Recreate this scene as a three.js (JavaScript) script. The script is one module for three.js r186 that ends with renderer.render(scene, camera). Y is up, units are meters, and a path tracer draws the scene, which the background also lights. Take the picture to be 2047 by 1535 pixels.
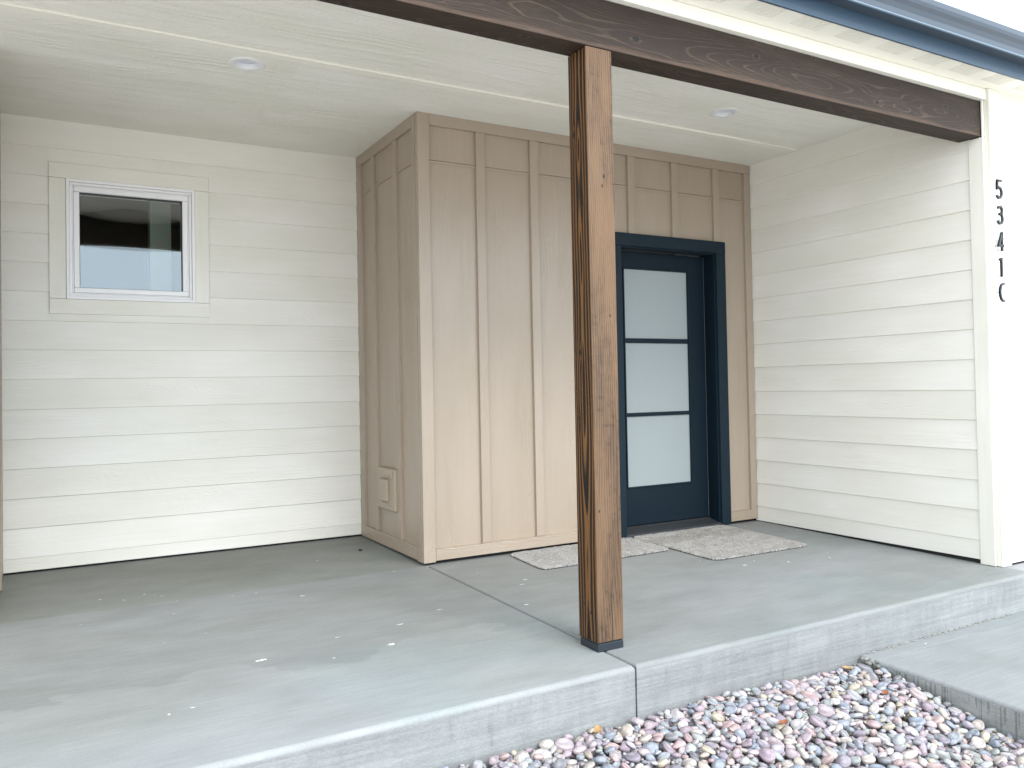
import * as THREE from 'three';
import { mergeGeometries } from 'three/addons/utils/BufferGeometryUtils.js';

// ------------------------------------------------------------------ camera, sky, sun, exposure
const scene = new THREE.Scene();
const camera = new THREE.PerspectiveCamera(50.62, 2047 / 1535, 0.05, 2000);
camera.position.set(-1.9407, 1.0655, 4.5369);
camera.rotation.order = 'YXZ';
camera.rotation.set(0.0197, -0.5175, -0.0186);
camera.setViewOffset(2047, 1535, 0, 27, 2047, 1535);
scene.add(camera);

const renderer = new THREE.WebGLRenderer({ antialias: true });
renderer.toneMapping = THREE.LinearToneMapping;
renderer.toneMappingExposure = 3.1;
renderer.shadowMap.enabled = true;

const SUN = new THREE.Vector3(0.10, 0.69, 0.71).normalize();
const sun = new THREE.DirectionalLight(new THREE.Color(1.0, 0.985, 0.96), 1.1);
sun.position.copy(SUN).multiplyScalar(30);
sun.castShadow = true;
sun.shadow.radius = 60;
sun.shadow.mapSize.set(2048, 2048);
Object.assign(sun.shadow.camera, { left: -8, right: 8, top: 8, bottom: -8, near: 1, far: 80 });
scene.add(sun, sun.target);

// ------------------------------------------------------------------ random numbers and noise
let seed = 20231;
const rnd = () => { seed = (seed + 0x6D2B79F5) | 0; let t = Math.imul(seed ^ (seed >>> 15), 1 | seed); t = (t + Math.imul(t ^ (t >>> 7), 61 | t)) ^ t; return ((t ^ (t >>> 14)) >>> 0) / 4294967296; };
const rr = (a, b) => a + (b - a) * rnd();
const hsh = (x, y, s) => { let h = Math.imul(x, 374761393) + Math.imul(y, 668265263) + Math.imul(s, 974634721); h = Math.imul(h ^ (h >>> 13), 1274126177); return ((h ^ (h >>> 16)) >>> 0) / 4294967296; };
const md = (a, n) => ((a % n) + n) % n;
function vn(x, y, px, py, s) {                       // value noise, periodic over px by py cells
  const xi = Math.floor(x), yi = Math.floor(y); let fx = x - xi, fy = y - yi;
  fx = fx * fx * (3 - 2 * fx); fy = fy * fy * (3 - 2 * fy);
  const x0 = md(xi, px), x1 = md(xi + 1, px), y0 = md(yi, py), y1 = md(yi + 1, py);
  const a = hsh(x0, y0, s), b = hsh(x1, y0, s), c = hsh(x0, y1, s), d = hsh(x1, y1, s);
  return a + (b - a) * fx + (c - a) * fy + (a - b - c + d) * fx * fy;
}
function fbm(x, y, px, py, s, o = 4) { let v = 0, a = 0.5, n = 0; for (let i = 0; i < o; i++) { v += a * vn(x, y, px, py, s + i * 17); n += a; x *= 2; y *= 2; px *= 2; py *= 2; a *= 0.5; } return v / n; }
const clamp = (x, a = 0, b = 1) => Math.min(b, Math.max(a, x));
const sstep = (a, b, x) => { const t = clamp((x - a) / (b - a)); return t * t * (3 - 2 * t); };
const mix = (a, b, t) => a + (b - a) * t;
const BIG = 1 << 16;

// sky: bright thin overcast, computed
{
  const W = 512, Hh = 256, d = new Float32Array(W * Hh * 4);
  for (let j = 0; j < Hh; j++) for (let i = 0; i < W; i++) {
    const el = ((j + 0.5) / Hh - 0.5) * Math.PI, k = (j * W + i) * 4;
    const cl = fbm(i / W * 8, j / Hh * 14, 8, BIG, 5, 5);
    const t = sstep(0.38, 0.66, cl);
    const up = sstep(0.15, 1.25, el);
    const r = mix(mix(0.74, 0.68, up), 0.99, t), g = mix(mix(0.89, 0.87, up), 1.06, t), b = mix(mix(1.03, 1.07, up), 1.13, t);
    d[k] = r; d[k + 1] = g; d[k + 2] = b; d[k + 3] = 1;
  }
  const tx = new THREE.DataTexture(d, W, Hh, THREE.RGBAFormat, THREE.FloatType);
  tx.mapping = THREE.EquirectangularReflectionMapping; tx.magFilter = tx.minFilter = THREE.LinearFilter; tx.wrapS = THREE.RepeatWrapping; tx.needsUpdate = true;
  scene.background = tx; scene.environment = tx;
}

// ------------------------------------------------------------------ textures
function tex8(W, Hh, f, srgb, rx = 1, ry = 1) {       // f(u, v, out) with u, v in 0..1, out r g b in 0..1
  const d = new Uint8Array(W * Hh * 4), o = [0, 0, 0];
  for (let j = 0; j < Hh; j++) for (let i = 0; i < W; i++) {
    f((i + 0.5) / W, (j + 0.5) / Hh, o); const k = (j * W + i) * 4;
    d[k] = clamp(o[0]) * 255; d[k + 1] = clamp(o[1]) * 255; d[k + 2] = clamp(o[2]) * 255; d[k + 3] = 255;
  }
  const t = new THREE.DataTexture(d, W, Hh, THREE.RGBAFormat);
  if (srgb) t.colorSpace = THREE.SRGBColorSpace;
  t.magFilter = THREE.LinearFilter; t.minFilter = THREE.LinearMipmapLinearFilter; t.generateMipmaps = true;
  t.wrapS = t.wrapT = THREE.RepeatWrapping; t.repeat.set(rx, ry); t.needsUpdate = true;
  return t;
}
const grey = (o, v) => { o[0] = o[1] = o[2] = v; };

// embossed wood grain of the fibre-cement boards: 2.4 m along u by 1.2 m along v
const embossTex = tex8(2048, 1024, (u, v, o) => {
  const w = fbm(u * 3, v * 12, 3, 12, 11, 3), w2 = vn(u * 16, v * 28, 16, 28, 19), w3 = vn(u * 60, v * 40, 60, 40, 23);
  const q = v * 62 + w * 20 + w2 * 1.0 + w3 * 0.35;
  const line = Math.pow(Math.abs(Math.sin(Math.PI * q)), 0.6);
  const amp = sstep(0.44, 0.68, fbm(u * 4, v * 10, 4, 10, 31, 3));
  const rip = vn(u * 180, v * 50, 180, 50, 41) * 0.45 + vn(u * 90, v * 200, 90, 200, 43) * 0.55;
  const ripAmp = sstep(0.45, 0.7, fbm(u * 7, v * 9, 7, 9, 49, 2));
  const streak = vn(u * 6, v * 120, 6, 120, 47);
  grey(o, 0.5 + (line - 0.6) * amp * 0.6 + (rip - 0.5) * (0.08 + 0.3 * ripAmp) + (streak - 0.5) * 0.22);
}, false, 1 / 2.4, 1 / 1.2);
// slow waviness of the porch ceiling sheets
const ceilTex = tex8(2048, 1024, (u, v, o) => {
  const w = fbm(u * 2, v * 6, 2, 6, 71, 3);
  const st = vn(u * 3 + w, v * 64 + w * 9, BIG, BIG, 73) * 0.5 + vn(u * 7, v * 130 + w * 14, BIG, BIG, 75) * 0.32 + vn(u * 14, v * 250, BIG, BIG, 76) * 0.18;
  const l = Math.pow(Math.abs(Math.sin(Math.PI * (v * 26 + w * 15))), 0.4) * sstep(0.5, 0.68, fbm(u * 3, v * 8, 3, 8, 77, 2));
  const amp = 0.45 + 0.75 * fbm(u * 2, v * 9, 2, 9, 81, 3);
  const rip = vn(u * 200, v * 160, 200, 160, 79);
  grey(o, 0.1 + st * 0.62 * amp + l * 0.2 + (rip - 0.5) * 0.1);
}, false, 1 / 2.4, 1 / 1.2);

// sawn softwood: u runs along the piece (len m), v across (wid m); annual rings cut by the face
function woodTex(W, Hh, len, wid, P) {
  const knots = P.knots || [];
  return tex8(W, Hh, (u, v, o) => {
    let x = u * len, y = (v - 0.5) * wid;
    let kd = 0, kr = 0;
    for (const [kx, ky, r] of knots) {
      const dx = (x - kx) / 3.2, dy = y - ky, dd = Math.hypot(dx, dy);
      const e = Math.exp(-(dd * dd) / (r * r * 2.2)); y += Math.sign(dy || 1) * -e * r * 0.9; 
      kd = Math.max(kd, sstep(r * 0.62, r * 0.42, Math.hypot((x - kx) / 1.5, dy))); kr = Math.max(kr, sstep(r * 1.0, r * 0.5, Math.hypot((x - kx) / 1.9, dy)));
    }
    const wob = (fbm(x * 1.3, y * 6, BIG, BIG, P.s, 3) - 0.5);
    const dep = P.dep + P.depA * Math.sin(x * P.depF + P.depP + wob * 3) + wob * 0.05;
    const yy = y - P.c - wob * 0.03;
    const rad = Math.sqrt(dep * dep + yy * yy * P.flat) + fbm(x * 3, y * 18, BIG, BIG, P.s + 3, 2) * 0.006 * P.wav;
    const q = rad / P.ring, fq = q - Math.floor(q);
    const late = P.thin ? sstep(0.72, 0.86, fq) * (1 - sstep(0.9, 1.0, fq)) : sstep(P.lo ?? 0.35, P.hi ?? 0.85, fq) * (1 - sstep(0.93, 1.0, fq));
    const fib = vn(x * 24, (v * wid) * 900, BIG, BIG, P.s + 7), fib2 = vn(x * 70, v * wid * 1600, BIG, BIG, P.s + 8);
    const blot = fbm(x * 3.5, v * wid * 22, BIG, BIG, P.s + 9, 4);
    const rough = fbm(x * 60, v * wid * 40, BIG, BIG, P.s + 13, 3);
    let t = late * P.contrast + (fib - 0.5) * P.fib + (fib2 - 0.5) * P.fib * 0.6 + (blot - 0.5) * P.blot + sstep(0.56, 0.8, rough) * P.saw * sstep(0.45, 0.65, blot);
    t += kr * 0.45;
    let a = P.early, b = P.late;
    t = clamp(t);
    for (let i = 0; i < 3; i++) o[i] = mix(a[i], b[i], t);
    if (P.edge) { const e = sstep(P.edge[0] + (blot - 0.5) * 0.03, P.edge[1] + (blot - 0.5) * 0.03, v * wid); for (let i = 0; i < 3; i++) o[i] = mix(P.edge[2][i] * (0.82 + fib * 0.36), o[i], e); }
    for (let i = 0; i < 3; i++) o[i] = mix(o[i], 0.09, kd * 0.8);
  }, true, 1 / len, 1 / wid);
}
const S = (r, g, b) => [r / 255, g / 255, b / 255];
const postSideTex = woodTex(2048, 160, 2.5, 0.134, { s: 101, dep: 0.012, depA: 0.018, depF: 3.1, depP: 0.6, c: 0.008, flat: 1, ring: 0.0165, lo: 0.2, hi: 0.6, wav: 1.9, contrast: 1.0, fib: 0.2, blot: 0.35, saw: 0, early: S(112, 77, 42), late: S(24, 19, 17), knots: [[1.2, -0.016, 0.011], [0.93, -0.03, 0.008], [2.12, -0.03, 0.012], [1.82, 0.02, 0.009]] });
const postFrontTex = woodTex(2048, 160, 2.5, 0.134, { s: 131, dep: 0.35, depA: 0.02, depF: 0.9, depP: 1, c: 0.3, flat: 1, ring: 0.0068, wav: 0.35, contrast: 0.36, fib: 0.46, blot: 1.05, saw: 0.2, early: S(106, 83, 62), late: S(48, 38, 31), knots: [[1.93, 0.012, 0.008], [1.89, 0.005, 0.007], [0.55, -0.045, 0.006], [1.35, 0.03, 0.006]] });
const beamTex = woodTex(2048, 256, 3.4, 0.2104, { s: 161, dep: 0.09, depA: 0.03, depF: 1.7, depP: 0.4, c: -0.02, flat: 1, ring: 0.0062, thin: 1, wav: 2.2, contrast: 0.55, fib: 0.5, blot: 0.8, saw: 0, early: S(46, 36, 29), late: S(90, 74, 61), knots: [[0.9, -0.03, 0.024], [1.62, 0.03, 0.02], [2.5, -0.05, 0.02], [0.3, 0.05, 0.018], [3.1, 0.02, 0.018]], edge: [0.01, 0.026, S(76, 61, 50)] });
const woodBump = tex8(1024, 256, (u, v, o) => grey(o, vn(u * 40, v * 220, 40, 220, 5) * 0.6 + vn(u * 160, v * 256, 160, 256, 6) * 0.4), false, 1 / 1.0, 1 / 0.15);

// cured concrete with trowel marks, cure blotches and dried paint drips: covers x -5..3.4, z -1.2..2.1
const drips = [[-1.211, 1.17, 0.019, 0.010], [-0.69, 1.264, 0.017, 0.009], [-1.515, -0.205, 0.007, 0.004], [-1.724, -0.218, 0.008, 0.004], [-0.806, 0.288, 0.01, 0.006], [-1.44, -0.12, 0.006, 0.004], [-1.47, -0.16, 0.004, 0.003], [-1.62, -0.14, 0.005, 0.003], [-0.95, 1.3, 0.006, 0.004], [-0.86, 1.05, 0.012, 0.003], [-0.55, 1.02, 0.02, 0.003], [-0.3, 0.9, 0.014, 0.003], [1.62, 1.02, 0.012, 0.005], [1.9, 1.1, 0.01, 0.006], [1.75, 0.97, 0.006, 0.004], [2.2, 1.15, 0.009, 0.004], [0.35, 0.62, 0.012, 0.005], [0.28, 0.7, 0.016, 0.004], [0.1, 1.05, 0.012, 0.006], [0.15, 0.1, 0.004, 0.003], [-0.2, 0.04, 0.007, 0.004], [2.55, 0.12, 0.01, 0.006], [-1.6, 1.55, 0.006, 0.004], [-1.52, 1.53, 0.006, 0.004], [-1.0, 0.1, 0.006, 0.003], [-0.5, -0.5, 0.007, 0.004]];
for (let i = 0; i < 26; i++) drips.push([rr(-2.1, 2.7), rr(-1, 1.1), rr(0.002, 0.006), rr(0.0015, 0.003)]);
const CX0 = -2.6, CW = 5.6, CZ0 = -1.2, CD = 3.3;
const slabTex = tex8(2048, 1200, (u, v, o) => {
  const x = CX0 + u * CW, z = CZ0 + v * CD;
  const big = fbm(x * 0.9 + 4, z * 1.6 + 9, BIG, BIG, 201, 5), med = fbm(x * 5, z * 9, BIG, BIG, 211, 4), fine = vn(x * 380, z * 380, BIG, BIG, 221);
  const str = vn(x * 9, z * 160, BIG, BIG, 223);
  let L = 0.515 + (big - 0.5) * 0.08 + (med - 0.5) * 0.06 + (fine - 0.5) * 0.035 + (str - 0.5) * 0.03;
  // lighter cure film along the front of the left slab, with a ragged outline
  const film = sstep(0.005, 0.03, z - 1.28 - (fbm(x * 2.2, z * 3, BIG, BIG, 231, 5) - 0.5) * 0.75 - (med - 0.5) * 0.2);
  if (x < 0.026) L += film * 0.035;
  const green = sstep(0.55, 0.7, fbm(x * 1.2 + 7, z * 1.3, BIG, BIG, 241, 4));
  let r = L * (0.985 - green * 0.02), g = L * 1.0, b = L * (0.988 + (big - 0.5) * 0.05);
  if (z < 0.02) { r *= 0.955; g *= 0.955; b *= 0.925; }                        // the older pour behind the joint
  for (const [dx, dz, a, c] of drips) {
    const ex = (x - dx), ez = (z - dz); if (Math.abs(ex) > 0.04 || Math.abs(ez) > 0.04) continue;
    const q = Math.hypot(ex / a, ez / c) + (vn(x * 160, z * 160, BIG, BIG, 251) - 0.5) * 0.9;
    if (q < 1) { r = g = 0.9; b = 0.89; }
  }
  o[0] = r; o[1] = g; o[2] = b;
}, true, 1 / CW, 1 / CD);
const slabBump = tex8(1024, 1024, (u, v, o) => grey(o, fbm(u * 40, v * 90, 40, 90, 261, 3) * 0.6 + vn(u * 300, v * 300, 300, 300, 263) * 0.4), false, 1, 1);
// formed concrete face: u along, v height
const riserTex = tex8(2048, 256, (u, v, o) => {
  const b = fbm(u * 14, v * 3, 14, BIG, 301, 5), vs = vn(u * 220, v * 3, 220, BIG, 303), hs = vn(u * 24, v * 44, 24, BIG, 305), f = vn(u * 900, v * 120, 900, BIG, 307);
  const scr = sstep(0.8, 0.95, vn(u * 420, v * 5, 420, BIG, 309)) * sstep(0.5, 0.8, vn(u * 30, v * 4, 30, BIG, 311));
  const L = 0.52 + (b - 0.5) * 0.14 + (vs - 0.5) * 0.03 + (hs - 0.5) * 0.05 + (f - 0.5) * 0.05 - scr * 0.035;
  o[0] = L * 0.985; o[1] = L; o[2] = L * 0.995;
}, true, 1 / 5.6, 1 / 0.3);
// walkway edge with dark drip stains down from the top
const dripFace = tex8(1024, 128, (u, v, o) => {
  const b = fbm(u * 12, v * 4, BIG, BIG, 321, 4), n = vn(u * 420, 0.5, BIG, BIG, 323) * 0.8 + vn(u * 24, 9.5, BIG, BIG, 326) * 0.35, len = vn(u * 170, 3.5, BIG, BIG, 325);
  const dk = sstep(0.6, 0.78, n) * sstep(0.9 - len * 0.85, 1.0 - len * 0.75, v) ;
  const L = 0.56 + (b - 0.5) * 0.22 - dk * 0.11 + (vn(u * 500, v * 60, BIG, BIG, 327) - 0.5) * 0.06;
  o[0] = L * 0.99; o[1] = L; o[2] = L * 0.975;
}, true, 1 / 2.0, 1 / 0.2);
const gravelTex = tex8(512, 512, (u, v, o) => { const n = vn(u * 120, v * 120, 120, 120, 331), m = vn(u * 80, v * 80, 80, 80, 333), k = fbm(u * 6, v * 6, 6, 6, 335, 3); const L = 0.79 + (n - 0.5) * 0.3 + (k - 0.5) * 0.15; o[0] = L * (1 + (m - 0.5) * 0.16); o[1] = L * 0.97; o[2] = L * (0.95 - (m - 0.5) * 0.16); }, true, 1 / 2, 1 / 2);
const pebbleTex = tex8(256, 256, (u, v, o) => { const n = fbm(u * 6, v * 6, 6, 6, 341, 4), s = vn(u * 70, v * 70, 70, 70, 343), st = vn(u * 2 + n * 2, v * 22 + n * 6, BIG, BIG, 345); const L = 0.8 + (n - 0.5) * 0.34 + (s - 0.5) * 0.12 + (st - 0.5) * 0.14; o[0] = L; o[1] = L * (0.99 + (n - 0.5) * 0.06); o[2] = L; }, true, 1, 1);
const metalBump = tex8(256, 256, (u, v, o) => grey(o, vn(u * 60, v * 60, 60, 60, 351)), false, 4, 4);
const tintTex = tex8(1024, 512, (u, v, o) => { const n = fbm(u * 5, v * 6, 5, 6, 361, 5), f = vn(u * 10, v * 90, 10, 90, 363); const L = 0.965 + (n - 0.5) * 0.06 + (f - 0.5) * 0.012; o[0] = L; o[1] = L; o[2] = L * (1 + (n - 0.5) * 0.03); }, true, 1 / 2.4, 1 / 1.2);

// ------------------------------------------------------------------ materials
const col = (r, g, b) => new THREE.Color().setRGB(r, g, b);
const std = (c, roughness, more = {}) => new THREE.MeshStandardMaterial({ color: c, roughness, ...more });
const M = {
  sidingA: std(col(0.825, 0.794, 0.712), 0.46, { map: tintTex, bumpMap: embossTex, bumpScale: 0.0011 }),
  sidingB: std(col(0.815, 0.784, 0.703), 0.48, { map: tintTex, bumpMap: embossTex, bumpScale: 0.0012 }),
  sidingC: std(col(0.835, 0.804, 0.722), 0.45, { map: tintTex, bumpMap: embossTex, bumpScale: 0.001 }),
  creamTrim: std(col(0.822, 0.795, 0.70), 0.46, { map: tintTex, bumpMap: embossTex, bumpScale: 0.0008 }),
  smoothCream: std(col(0.822, 0.795, 0.70), 0.42),
  ceiling: std(col(0.855, 0.834, 0.752), 0.5, { map: tintTex, bumpMap: ceilTex, bumpScale: 0.008 }),
  taupe: std(col(0.378, 0.303, 0.23), 0.33, { map: tintTex, bumpMap: embossTex, bumpScale: 0.002 }),
  taupeB: std(col(0.386, 0.311, 0.238), 0.31, { map: tintTex, bumpMap: embossTex, bumpScale: 0.0022 }),
  taupeSmooth: std(col(0.378, 0.303, 0.23), 0.42),
  navy: new THREE.MeshPhysicalMaterial({ color: col(0.005, 0.013, 0.021), roughness: 0.5, specularIntensity: 0.35 }),
  navyGrain: new THREE.MeshPhysicalMaterial({ color: col(0.006, 0.016, 0.025), roughness: 0.5, specularIntensity: 0.4, bumpMap: embossTex, bumpScale: 0.0011 }),
  fascia: std(col(0.028, 0.058, 0.092), 0.42, { bumpMap: embossTex, bumpScale: 0.0011 }),
  gutter: std(col(0.034, 0.05, 0.07), 0.3, { metalness: 0.0 }),
  black: std(col(0.012, 0.013, 0.016), 0.4),
  bracket: std(col(0.025, 0.032, 0.04), 0.4, { metalness: 0.3, bumpMap: metalBump, bumpScale: 0.0004 }),
  barrier: std(col(0.012, 0.012, 0.013), 0.8),
  vinyl: std(col(0.85, 0.835, 0.83), 0.35),
  seal: std(col(0.03, 0.035, 0.035), 0.6),
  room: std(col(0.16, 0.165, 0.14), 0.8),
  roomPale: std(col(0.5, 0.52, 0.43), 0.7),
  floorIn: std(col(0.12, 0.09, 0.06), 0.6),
  lens: std(col(0.62, 0.63, 0.72), 0.35),
  whiteTrim: std(col(0.74, 0.745, 0.73), 0.4),
  postSide: new THREE.MeshPhysicalMaterial({ color: col(1, 1, 1), roughness: 0.6, specularIntensity: 0.5, map: postSideTex, bumpMap: woodBump, bumpScale: 0.0006 }),
  postFront: new THREE.MeshPhysicalMaterial({ color: col(1, 1, 1), roughness: 0.6, specularIntensity: 0.5, map: postFrontTex, bumpMap: woodBump, bumpScale: 0.0006 }),
  beam: new THREE.MeshPhysicalMaterial({ color: col(1, 1, 1), roughness: 0.6, specularIntensity: 0.5, map: beamTex, bumpMap: woodBump, bumpScale: 0.0006 }),
  slab: std(col(0.92, 0.92, 0.92), 0.74, { map: slabTex, bumpMap: slabBump, bumpScale: 0.0008 }),
  riser: std(col(0.95, 0.95, 0.95), 0.75, { map: riserTex, bumpMap: slabBump, bumpScale: 0.001 }),
  walk: std(col(0.97, 0.97, 0.98), 0.7, { map: slabTex, bumpMap: slabBump, bumpScale: 0.0008 }),
  walkEdge: std(col(1, 1, 1), 0.85, { map: dripFace, bumpMap: slabBump, bumpScale: 0.002 }),
  gravel: std(col(0.9, 0.88, 0.87), 0.95, { map: gravelTex }),
  shingle: std(col(0.04, 0.04, 0.045), 0.9),
  mat: new THREE.MeshStandardMaterial({ color: col(1, 1, 1), roughness: 0.95, vertexColors: true }),
  matBase: std(col(0.3, 0.28, 0.26), 0.95),
  matEdge: std(col(0.05, 0.05, 0.05), 0.9),
  sill: std(col(0.05, 0.055, 0.06), 0.45, { metalness: 0.4, bumpMap: metalBump, bumpScale: 0.0005 }),
  glass: new THREE.MeshPhysicalMaterial({ color: col(0.93, 0.97, 0.96), roughness: 0, transmission: 1, thickness: 0, ior: 2.0, specularColor: col(0.64, 0.9, 1.0) }),
  frost: new THREE.MeshPhysicalMaterial({ color: col(0.28, 0.315, 0.318), roughness: 0.55, clearcoat: 1, clearcoatRoughness: 0.02, ior: 1.5 }),
  leaf: std(col(0.24, 0.085, 0.04), 0.8, { side: THREE.DoubleSide }),
  leafB: std(col(0.34, 0.21, 0.09), 0.8, { side: THREE.DoubleSide }),
};
const sidings = [M.sidingA, M.sidingB, M.sidingC];

// ------------------------------------------------------------------ geometry helpers
const AX = { x: 0, y: 1, z: 2 };
// chamfered box with uv in metres, u along the grain axis
function bx(x0, x1, y0, y1, z0, z1, grain = 'x', c = 0.0015, uo = rnd() * 2.4, vo = rnd() * 1.2) {
  const lo = [x0, y0, z0], hi = [x1, y1, z1], g = AX[grain];
  c = Math.min(c, (x1 - x0) / 3, (y1 - y0) / 3, (z1 - z0) / 3);
  const P = [], N = [], U = [], I = [], id = (s, n) => ((s[0] > 0 ? 1 : 0) + (s[1] > 0 ? 2 : 0) + (s[2] > 0 ? 4 : 0)) * 3 + n;
  for (let k = 0; k < 8; k++) {
    const s = [k & 1 ? 1 : -1, k & 2 ? 1 : -1, k & 4 ? 1 : -1];
    for (let n = 0; n < 3; n++) {
      const p = [0, 1, 2].map(a => (s[a] > 0 ? hi[a] : lo[a]) - (a === n ? 0 : s[a] * c)), nn = [0, 0, 0]; nn[n] = s[n];
      P.push(...p); N.push(...nn);
      const o = [0, 1, 2].filter(a => a !== n); let a = o[0], b = o[1]; if (b === g) { a = o[1]; b = o[0]; }
      U.push(p[a] + uo, p[b] + vo);
    }
  }
  const quad = (a, b, d, e) => { tri(a, b, d); tri(a, d, e); };
  const V = i => new THREE.Vector3(P[i * 3], P[i * 3 + 1], P[i * 3 + 2]), mid = new THREE.Vector3((x0 + x1) / 2, (y0 + y1) / 2, (z0 + z1) / 2);
  function tri(a, b, d) { const A = V(a), B = V(b), D = V(d), n = B.clone().sub(A).cross(D.clone().sub(A)); if (n.dot(A.add(B).add(D).divideScalar(3).sub(mid)) < 0) I.push(a, d, b); else I.push(a, b, d); }
  for (let n = 0; n < 3; n++) for (const sg of [-1, 1]) { const a = (n + 1) % 3, b = (n + 2) % 3, q = [[-1, -1], [1, -1], [1, 1], [-1, 1]].map(([i, j]) => { const s = [0, 0, 0]; s[n] = sg; s[a] = i; s[b] = j; return id(s, n); }); quad(...q); }
  for (let e = 0; e < 3; e++) { const a = (e + 1) % 3, b = (e + 2) % 3; for (const i of [-1, 1]) for (const j of [-1, 1]) { const s0 = [0, 0, 0], s1 = [0, 0, 0]; s0[e] = -1; s1[e] = 1; s0[a] = s1[a] = i; s0[b] = s1[b] = j; quad(id(s0, a), id(s1, a), id(s1, b), id(s0, b)); } }
  for (let k = 0; k < 8; k++) { const s = [k & 1 ? 1 : -1, k & 2 ? 1 : -1, k & 4 ? 1 : -1]; tri(id(s, 0), id(s, 1), id(s, 2)); }
  const G = new THREE.BufferGeometry();
  G.setAttribute('position', new THREE.Float32BufferAttribute(P, 3)); G.setAttribute('normal', new THREE.Float32BufferAttribute(N, 3)); G.setAttribute('uv', new THREE.Float32BufferAttribute(U, 2)); G.setIndex(I);
  return G;
}
// convex or plain profile run along an axis; profile points are (x,y) for z, (z,y) for x, (x,z) for y
function run(prof, axis, a0, a1, uo = rnd() * 2.4, vo = rnd() * 1.2, smooth = false) {
  const put = axis === 'x' ? (p, q, a) => [a, q, p] : axis === 'z' ? (p, q, a) => [p, q, a] : (p, q, a) => [p, a, q];
  const P = [], U = [], I = []; let v = vo; const n = prof.length;
  for (let i = 0; i < n; i++) {
    const A = prof[i], B = prof[(i + 1) % n], l = Math.hypot(B[0] - A[0], B[1] - A[1]), k = P.length / 3;
    P.push(...put(...A, a0), ...put(...A, a1), ...put(...B, a1), ...put(...B, a0)); U.push(a0 + uo, v, a1 + uo, v, a1 + uo, v + l, a0 + uo, v + l); v += l; I.push(k, k + 1, k + 2, k, k + 2, k + 3);
  }
  const tris = THREE.ShapeUtils.triangulateShape(prof.map(p => new THREE.Vector2(...p)), []);
  for (const a of [a0, a1]) { const k = P.length / 3; for (const p of prof) { P.push(...put(...p, a)); U.push(p[0], p[1]); } for (const t of tris) a === a0 ? I.push(k + t[0], k + t[1], k + t[2]) : I.push(k + t[0], k + t[2], k + t[1]); }
  let ar = 0; for (let i = 0; i < n; i++) { const A = prof[i], B = prof[(i + 1) % n]; ar += A[0] * B[1] - A[1] * B[0]; }
  const flip = (axis === 'z') === (ar > 0);
  const idx = []; for (let i = 0; i < I.length; i += 3) flip ? idx.push(I[i], I[i + 2], I[i + 1]) : idx.push(I[i], I[i + 1], I[i + 2]);
  const G = new THREE.BufferGeometry();
  G.setAttribute('position', new THREE.Float32BufferAttribute(P, 3)); G.setAttribute('uv', new THREE.Float32BufferAttribute(U, 2)); G.setIndex(idx); G.computeVertexNormals();
  return G;
}
const merge = gs => mergeGeometries(gs.map(g => g.index ? g.toNonIndexed() : g));
const used = {};
function numbered(n) { const k = used[n] = (used[n] ?? -1) + 1; return k ? n + '_' + String(k).padStart(3, '0') : n; }
function mesh(name, g, m, parent) { const o = new THREE.Mesh(g, m); o.name = name; o.castShadow = o.receiveShadow = true; parent.add(o); return o; }
function grp(name, parent, label) { const o = new THREE.Group(); o.name = name; parent.add(o); if (label) o.userData.label = label; return o; }
function thing(name, label, category, group) { const o = new THREE.Group(); o.name = numbered(name); scene.add(o); o.userData = { label, category }; if (group) o.userData.group = group; return o; }
function structure(o, label, category) { o.userData.kind = 'structure'; if (label) o.userData.label = label; if (category) o.userData.category = category; return o; }

// ------------------------------------------------------------------ dimensions
const H = 2.743, L = 2.788, A = -1.12, XL = -2.19, SL = 0.0126, F = 2.009;
const BZ0 = 1.6818, BZ1 = 1.8152, BY0 = 2.467, BY1 = 2.678, PX0 = -0.0146, PX1 = 0.1194;
const fl = z => -SL * z;

// ------------------------------------------------------------------ ground
const ground = mesh('ground', (() => { const g = new THREE.PlaneGeometry(800, 800, 1, 1); g.rotateX(-Math.PI / 2); const p = g.attributes.position, u = g.attributes.uv; for (let i = 0; i < p.count; i++) u.setXY(i, p.getX(i), p.getZ(i)); g.translate(0, -0.56, 0); return g; })(), std(col(0.98, 0.97, 0.93), 0.95, { map: gravelTex }), scene);
structure(ground, 'dry bare ground in front of the house', 'ground');

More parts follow.
